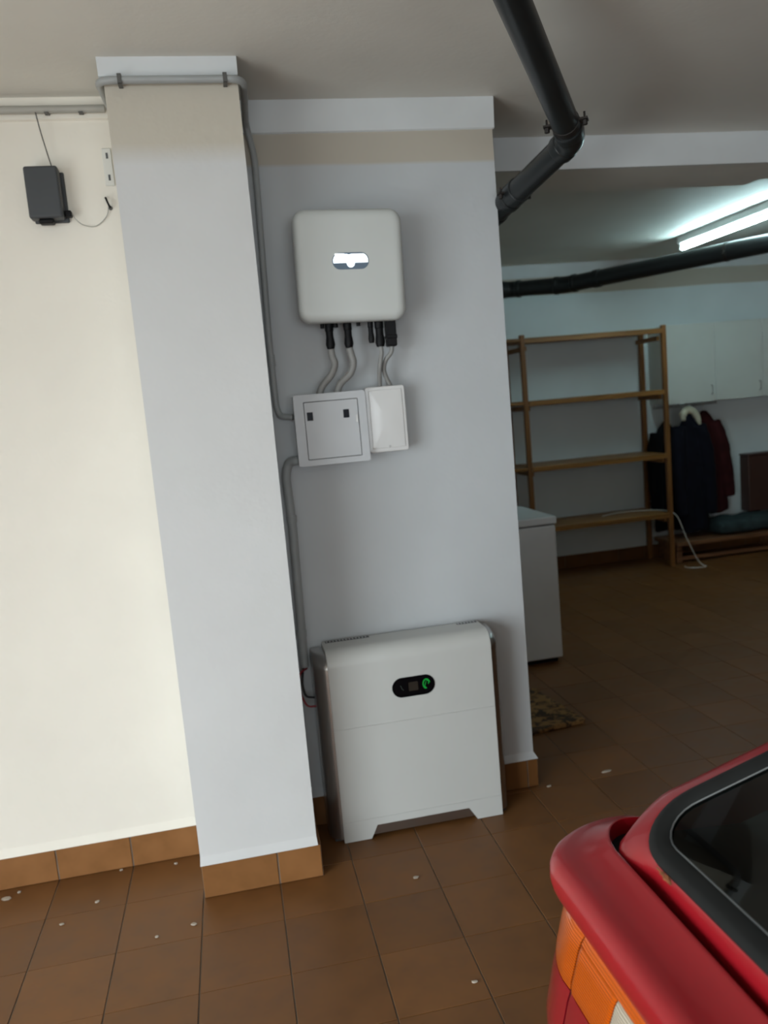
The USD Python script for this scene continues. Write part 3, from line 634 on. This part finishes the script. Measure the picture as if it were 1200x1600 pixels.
# ------------------------------------------------------------------ doormat and plaster chips
v = []
mt = LineString([(1.10, .86), (1.47, .78)]).buffer(.24)
mp = affinity.rotate(sbox(1.07, .50, 1.45, .98), 8)
mm = trimesh.creation.extrude_polygon(mp, .012, engine='earcut'); mm.apply_translation([0, 0, .001])
mm = as_tm(to_m3(mm).refine_to_length(.02)); mm = trimesh.Trimesh(mm.vertices, mm.faces)
mm.vertices[:, 2] += (mm.vertices[:, 2] > .006) * fbm(mm.vertices * 22, 3, 4) * .014
single('doormat', mm, 'mat', 'shaggy brown mottled rag mat on the floor past the end of the equipment wall', 'mat', smooth=True)
chips = [(1.350, .051, .022, .007, 'long pale plaster chip on the dark tiles just above the red car'), (1.089, .018, .010, .006, 'small plaster chip on the floor by the right end of the equipment wall'),
         (-.896, -.071, .016, .012, 'largest plaster crumb at the foot of the cream wall, far left'), (-.861, -.045, .006, .004, 'small crumb touching distance right of the largest plaster crumb, far left'),
         (-.677, -.285, .008, .005, 'pale crumb in the middle of the second floor column from the left'), (-.583, -.195, .008, .005, 'pale crumb beside the floor joint two columns left of the pillar'),
         (-.527, -.022, .006, .004, 'tiny crumb against the skirting two tiles left of the pillar'), (-.372, -.449, .006, .004, 'pale crumb farthest out from the cream wall, left of the pillar'),
         (-.339, -.046, .007, .005, 'tiny crumb at the skirting nearest to the pillar'), (-.263, -.422, .010, .006, 'flat pale crumb beside the floor joint that runs from the pillar corner'),
         (.448, -.408, .010, .006, 'small plaster chip on the tiles in front of the battery cabinet'), (.486, -.921, .009, .004, 'small pale chip on the tiles left of the red tail light')]
for x, y, a, b, lab in chips:
    th = rng.random() * .6 - .3
    pts = [(x + (a * math.cos(t) * math.cos(th) - b * math.sin(t) * math.sin(th)) * (.8 + .3 * rng.random()), y + (a * math.cos(t) * math.sin(th) + b * math.sin(t) * math.cos(th)) * (.8 + .3 * rng.random()), h) for t in np.arange(7) * .9 for h in (.0006, .0035 + .002 * rng.random())]
    single('plaster_chip', hull(pts), 'plaster', lab, 'plaster chip', group='plaster crumbs on the floor', smooth=False)

# ------------------------------------------------------------------ red car, rear left corner in view
car = thing('car', 'red hatchback parked with its rear left corner and orange tail light in view', 'car', (2.2, -2.53, 0))
YC = -2.53
def plan(xr, w, rx, ry, xf, z, n=14, rf=.35):
    """Closed outline at height z, from the front left round the rear to the front right."""
    L, R = YC + w, YC - w; p = []
    for t in np.linspace(0, 1, 10)[:-1]: p.append((xf - rf * (1 - math.cos(t * math.pi / 2)) if False else xf - rf + rf * math.cos(t * math.pi / 2), L - rf + rf * math.sin(t * math.pi / 2)))
    for x in np.linspace(xf - rf, xr + rx, 40): p.append((x, L))
    for t in np.linspace(0, math.pi / 2, n)[1:]: p.append((xr + rx - rx * math.sin(t), L - ry + ry * math.cos(t)))
    for y in np.linspace(L - ry, R + ry, 24)[1:]: p.append((xr, y))
    for t in np.linspace(0, math.pi / 2, n)[1:]: p.append((xr + rx - rx * math.cos(t), R + ry - ry * math.sin(t)))
    for x in np.linspace(xr + rx, xf - rf, 40)[1:]: p.append((x, R))
    for t in np.linspace(0, 1, 10)[1:]: p.append((xf - rf + rf * math.sin(t * math.pi / 2), R + rf - rf * math.cos(t * math.pi / 2)))
    return np.array([(x, y, z) for x, y in p])
BODY = [(.20, .43, .75, .10, .12), (.30, .39, .80, .10, .12), (.45, .366, .83, .10, .12), (.58, .357, .81, .10, .12), (.66, .356, .785, .10, .12), (.78, .356, .735, .10, .12), (.86, .357, .700, .10, .12), (.886, .361, .686, .10, .12)]
def body_at(z):
    a = np.array(BODY); return [np.interp(z, a[:, 0], a[:, k]) for k in range(1, 5)]
zz = np.r_[np.linspace(.20, .886, 28)]
bodym = to_m3(loft([plan(*body_at(z), 4.15, z) for z in zz]))
for wx in (1.10, 3.45):
    bodym = bodym - to_m3(cyl((wx, YC - 1, .30), (wx, YC + 1, .30), .33, 40))
part(car, 'body', bodym, 'car_red', smooth=35)
for wx in (1.10, 3.45):
    for s in (-1, 1):
        w = part(car, 'wheel', lathe_axis([(0, .20), (.01, .27), (.03, .29), (.15, .29), (.17, .27), (.18, .20)], (wx, YC + s * .72 - .09, .2905), (0, 1, 0), 36), 'tyre', smooth=40)
        part(w, 'rim', lathe_axis([(0, .06), (.012, .19), (.186, .19), (.198, .06)], (wx, YC + s * .72 - .099, .2905), (0, 1, 0), 30), 'steel', smooth=40)
part(car, 'bumper', loft([plan(xr, w, .14, .16, 1.0, z, rf=.02)[:] for z, xr, w in ((.27, .40, .80), (.30, .345, .835), (.40, .335, .845), (.49, .345, .842), (.515, .39, .80))]), 'dark_trim', smooth=35)
# tail panel with its rolled lip: heights and insets
LIP = [(.8805, .366, .688, .10, .075), (.884, .358, .695, .105, .08), (.889, .3515, .701, .115, .085), (.898, .3475, .704, .12, .09), (.910, .3445, .7045, .12, .09), (.924, .345, .704, .12, .09), (.934, .3495, .7015, .115, .088), (.9395, .357, .697, .108, .086), (.9415, .366, .692, .10, .083),
       (.942, .376, .687, .092, .08), (.9435, .386, .682, .085, .076), (.947, .398, .676, .077, .070), (.951, .408, .670, .066, .074), (.9550, .4155, .6645, .056, .074), (.9570, .4195, .6615, .050, .074), (.9564, .4212, .660, .048, .074), (.942, .4218, .6595, .047, .074), (.915, .422, .659, .047, .074)]
def lip_ring(z, xr, w, rx, ry):
    p = plan(xr, w, rx, ry, 1.05, z, rf=.02)
    t = np.clip((p[:, 0] - .47) / .22, 0, 1); t = t * t * (3 - 2 * t)
    p[:, 2] = z - t * (z - .855) * .9
    p[:, 1] = YC + (p[:, 1] - YC) * (1 - .035 * t)
    return p
part(car, 'tail_lip', loft([lip_ring(*l) for l in LIP], cap=False), 'car_red', smooth=50)
part(car, 'seam_bed', loft([plan(.418, .664, .06, .06, 1.0, z, rf=.02) for z in (.8865, .935)]), 'black', smooth=False)

# hatch frame and window, in a plane sloping forward
SL = math.radians(28.0); W0 = np.array([.433, YC, .985]); SV = np.array([math.cos(SL), 0, math.sin(SL)]); NV = np.array([-math.sin(SL), 0, math.cos(SL)])
STOP = .62
def trap(off, r):
    hw = lambda s: .6215 - .31 * s + (.0 if s > 0 else 0)
    p = Polygon([(-hw(0), 0), (hw(0), 0), (hw(STOP), STOP), (-hw(STOP), STOP)])
    p = p.buffer(-.075).buffer(.075, 16)
    q = p.buffer(off, 16)
    c = np.array(q.exterior.coords)[:-1]
    n = 260; ls = LineString(np.vstack([c, c[:1]])); L = ls.length
    # start on the centre of the lower edge so that rings correspond
    k = ls.project(Point(0, off and -off or 0.0))
    return np.array([ls.interpolate((k + L * i / n) % L).coords[0] for i in range(n)])
def to3(c, h=0.0):
    crown = -.016 * (c[:, 0] / .6) ** 2
    return W0 + c[:, :1] * np.array([0, 1, 0]) + c[:, 1:2] * SV + (h + crown)[:, None] * NV if np.ndim(h) else W0 + c[:, :1] * np.array([0, 1, 0]) + c[:, 1:2] * SV + (h + crown)[:, None] * NV
seal_o, seal_m, seal_i, bead_i = trap(0, 0), trap(-.012, 0), trap(-.027, 0), trap(-.0305, 0)
def outn(c):
    t = np.roll(c, -1, 0) - np.roll(c, 1, 0); n = np.c_[t[:, 1], -t[:, 0]]; n /= np.linalg.norm(n, axis=1, keepdims=True)
    if (n * c).sum() < 0 and False: n = -n
    cen = c.mean(0); 
    if ((c - cen) * n).sum() < 0: n = -n
    return n
base = trap(-.003, 0); nn = outn(base)
def skirt(dy, ds, dz, h=0.0):
    low = nn[:, 1] < 0; k = np.where(low, 4 * (nn[:, 0] * nn[:, 1]) ** 2, 0.0)
    c = base + np.c_[nn[:, 0] * dy, np.where(low, nn[:, 1] * ds - .032 * k * min(1, dy / .05), 0.0)]
    return to3(c, h) + [0, 0, -1.0] * np.array([1, 1, dz])
rings = [to3(trap(-.010, 0), -.004), skirt(0, 0, 0, .0015), skirt(.012, .0020, .0010), skirt(.026, .0038, .0035), skirt(.040, .0050, .009), skirt(.048, .0060, .018), skirt(.0515, .0065, .032), skirt(.060, .0065, .085), skirt(.080, .0065, .13)]
for k in (5, 6, 7, 8):
    rings[k][:, 2] = np.maximum(rings[k][:, 2], (.955, .945, .905, .888)[k - 5])
hat = part(car, 'hatch_frame', loft(rings, cap=False), 'car_red', smooth=50)
sl = part(car, 'window_seal', loft([to3(trap(.0005, 0), -.004), to3(seal_o, .004), to3(trap(-.006, 0), .0075), to3(seal_m, .008), to3(trap(-.022, 0), .006), to3(seal_i, .003), to3(seal_i, -.004)], cap=False), 'rubber', smooth=50)
part(sl, 'trim_bead', loft([to3(seal_i, .0032), to3(trap(-.0282, 0), .0042), to3(trap(-.0294, 0), .0030)], cap=False), 'chrome', smooth=50, label='thin metallic trim bead')
gl_c = trap(-.0292, 0)
Gp = [to3(gl_c * [1, 1] * 1.0, .001)]
cen = gl_c.mean(0)
grid = [to3(cen + (gl_c - cen) * s, .001) for s in (1.0, .85, .7, .55, .4, .25, .1)]
part(car, 'rear_window', loft(grid, cap=False), 'glass', smooth=True)
pts = np.array([(1050, 1358), (1058, 1372)])
rp = [seal_o[np.argmin(np.abs(seal_o[:, 0] - (-2.03 - YC)) + (seal_o[:, 1] > .05) * 9)]]
rc = rp[0] + np.array([0, -.004])
ang = np.linspace(0, 2 * np.pi, 26, endpoint=False); rr = .5 + .7 * nr.random(26)
def rust_ring(k, h):
    c = np.c_[rc[0] + .020 * k * rr * np.cos(ang), rc[1] + .0035 * k * rr * np.sin(ang)]
    return to3(c, h)
part(hat, 'rust_spot', loft([rust_ring(1, .0018), rust_ring(.7, .0032)]), 'rust', smooth=False, label='brown rust spot at the window seal')
# roof, pillars, side glass, bonnet lines
rf0 = W0 + STOP * SV
roof = hull([(rf0[0] - .01, YC + s * .445, rf0[2] - .004) for s in (-1, 1)] + [(rf0[0] + .25, YC + s * .47, 1.345) for s in (-1, 1)] + [(2.35, YC + s * .46, 1.335) for s in (-1, 1)] + [(2.45, YC + s * .50, 1.27) for s in (-1, 1)] + [(rf0[0] + .05, YC + s * .50, 1.265) for s in (-1, 1)])
part(car, 'roof', roof, 'car_red', smooth=35)
for s in (-1, 1):
    part(car, 'side_window', hull([(rf0[0] - .02, YC + s * .535, 1.22), (2.42, YC + s * .515, 1.262), (rf0[0] + .05, YC + s * .502, 1.262), (3.0, YC + s * .66, .872), (.95, YC + s * .66, .872), (3.0, YC + s * .645, .872), (.95, YC + s * .645, .872)]), 'glass', smooth=False)
    part(car, 'front_pillar', tube([(3.08, YC + s * .655, .875), (2.44, YC + s * .50, 1.28)], .026, 10), 'car_red', smooth=True)
    part(car, 'door_pillar', tube([(1.95, YC + s * .652, .875), (1.92, YC + s * .512, 1.262)], .026, 10), 'black', smooth=True)
part(car, 'windscreen', hull([(3.08, YC + s * .63, .872) for s in (-1, 1)] + [(2.46, YC + s * .48, 1.285) for s in (-1, 1)] + [(3.09, YC + s * .63, .872) for s in (-1, 1)] + [(2.47, YC + s * .48, 1.285) for s in (-1, 1)]), 'glass', smooth=False)
part(car, 'parcel_shelf', B(.50, .97, YC - .60, YC + .60, .9052, .918), 'dark_trim', smooth=False)
for s in (-.33, .33):
    st = part(car, 'rear_seat', RB(.99, 1.13, YC + s - .27, YC + s + .27, .887, 1.04, .045), 'dark_trim')
    part(st, 'headrest', RB(1.01, 1.10, YC + s - .12, YC + s + .12, 1.05, 1.18, .04), 'dark_trim')

# tail light: pieces wrapped round the rear left corner
def corner_pt(a, z, off):
    """a < 0: forward along the side; 0..1: round the corner; > 1: metres inboard along the rear."""
    xr, w, rx, ry = body_at(z); L = YC + w
    if a < 0: return (xr + rx - a, L + off, z)
    if a <= 1:
        t = a * math.pi / 2; nx, ny = -math.sin(t) / rx, math.cos(t) / ry; l = math.hypot(nx, ny)
        return (xr + rx - rx * math.sin(t) + off * nx / l, L - ry + ry * math.cos(t) + off * ny / l, z)
    return (xr - off, L - ry - (a - 1), z)
def lens(name, mat, fa, fb, z0, z1, label=None, off=.005, nz=8, na=24, parent=car):
    outer, inner = [], []
    for i, z in enumerate(np.linspace(z0, z1, nz)):
        ra, rb = fa(z), fb(z)
        ar = np.linspace(ra, rb, na)
        edge = .0015 if i in (0, nz - 1) else 0
        o = [corner_pt(a, z, off - edge - (.0015 if k in (0, na - 1) else 0)) for k, a in enumerate(ar)]
        n_ = [corner_pt(a, z, .0008) for a in ar[::-1]]
        outer.append(np.array(o + n_))
    return part(parent, name, loft(outer), mat, smooth=25, label=label)
tl = part(car, 'tail_light', loft([np.array([corner_pt(a, z, .0007) for a in np.linspace(-.17, 1.40, 40)] + [corner_pt(a, z, .0001) for a in np.linspace(1.40, -.17, 40)]) for z in np.linspace(.635, .885, 12)]), 'black', smooth=25, label='tail light cluster with orange, red and clear lenses')
lens('amber_lens', 'lens_orange', lambda z: -.165, lambda z: 1.013, .771, .8835, 'orange lens piece wrapping onto the fender', parent=tl)
lens('amber_lens', 'lens_orange', lambda z: 1.016, lambda z: 1.108, .771, .862, 'orange ribbed lens piece on the hatch side', parent=tl)
lens('amber_lens', 'lens_orange', lambda z: 1.016, lambda z: 1.395, .8625, .8835, parent=tl)
lens('clear_lens', 'lens_clear', lambda z: 1.110, lambda z: 1.395, .771, .8615, 'ribbed pale reversing lens', parent=tl)
lens('red_lens', 'lens_red', lambda z: -.165, lambda z: 1.013, .638, .7685, 'red lens piece below the orange one on the fender', parent=tl)
lens('red_lens', 'lens_red', lambda z: 1.017, lambda z: 1.395, .638, .7685, 'dark red lens piece below the orange one', parent=tl)
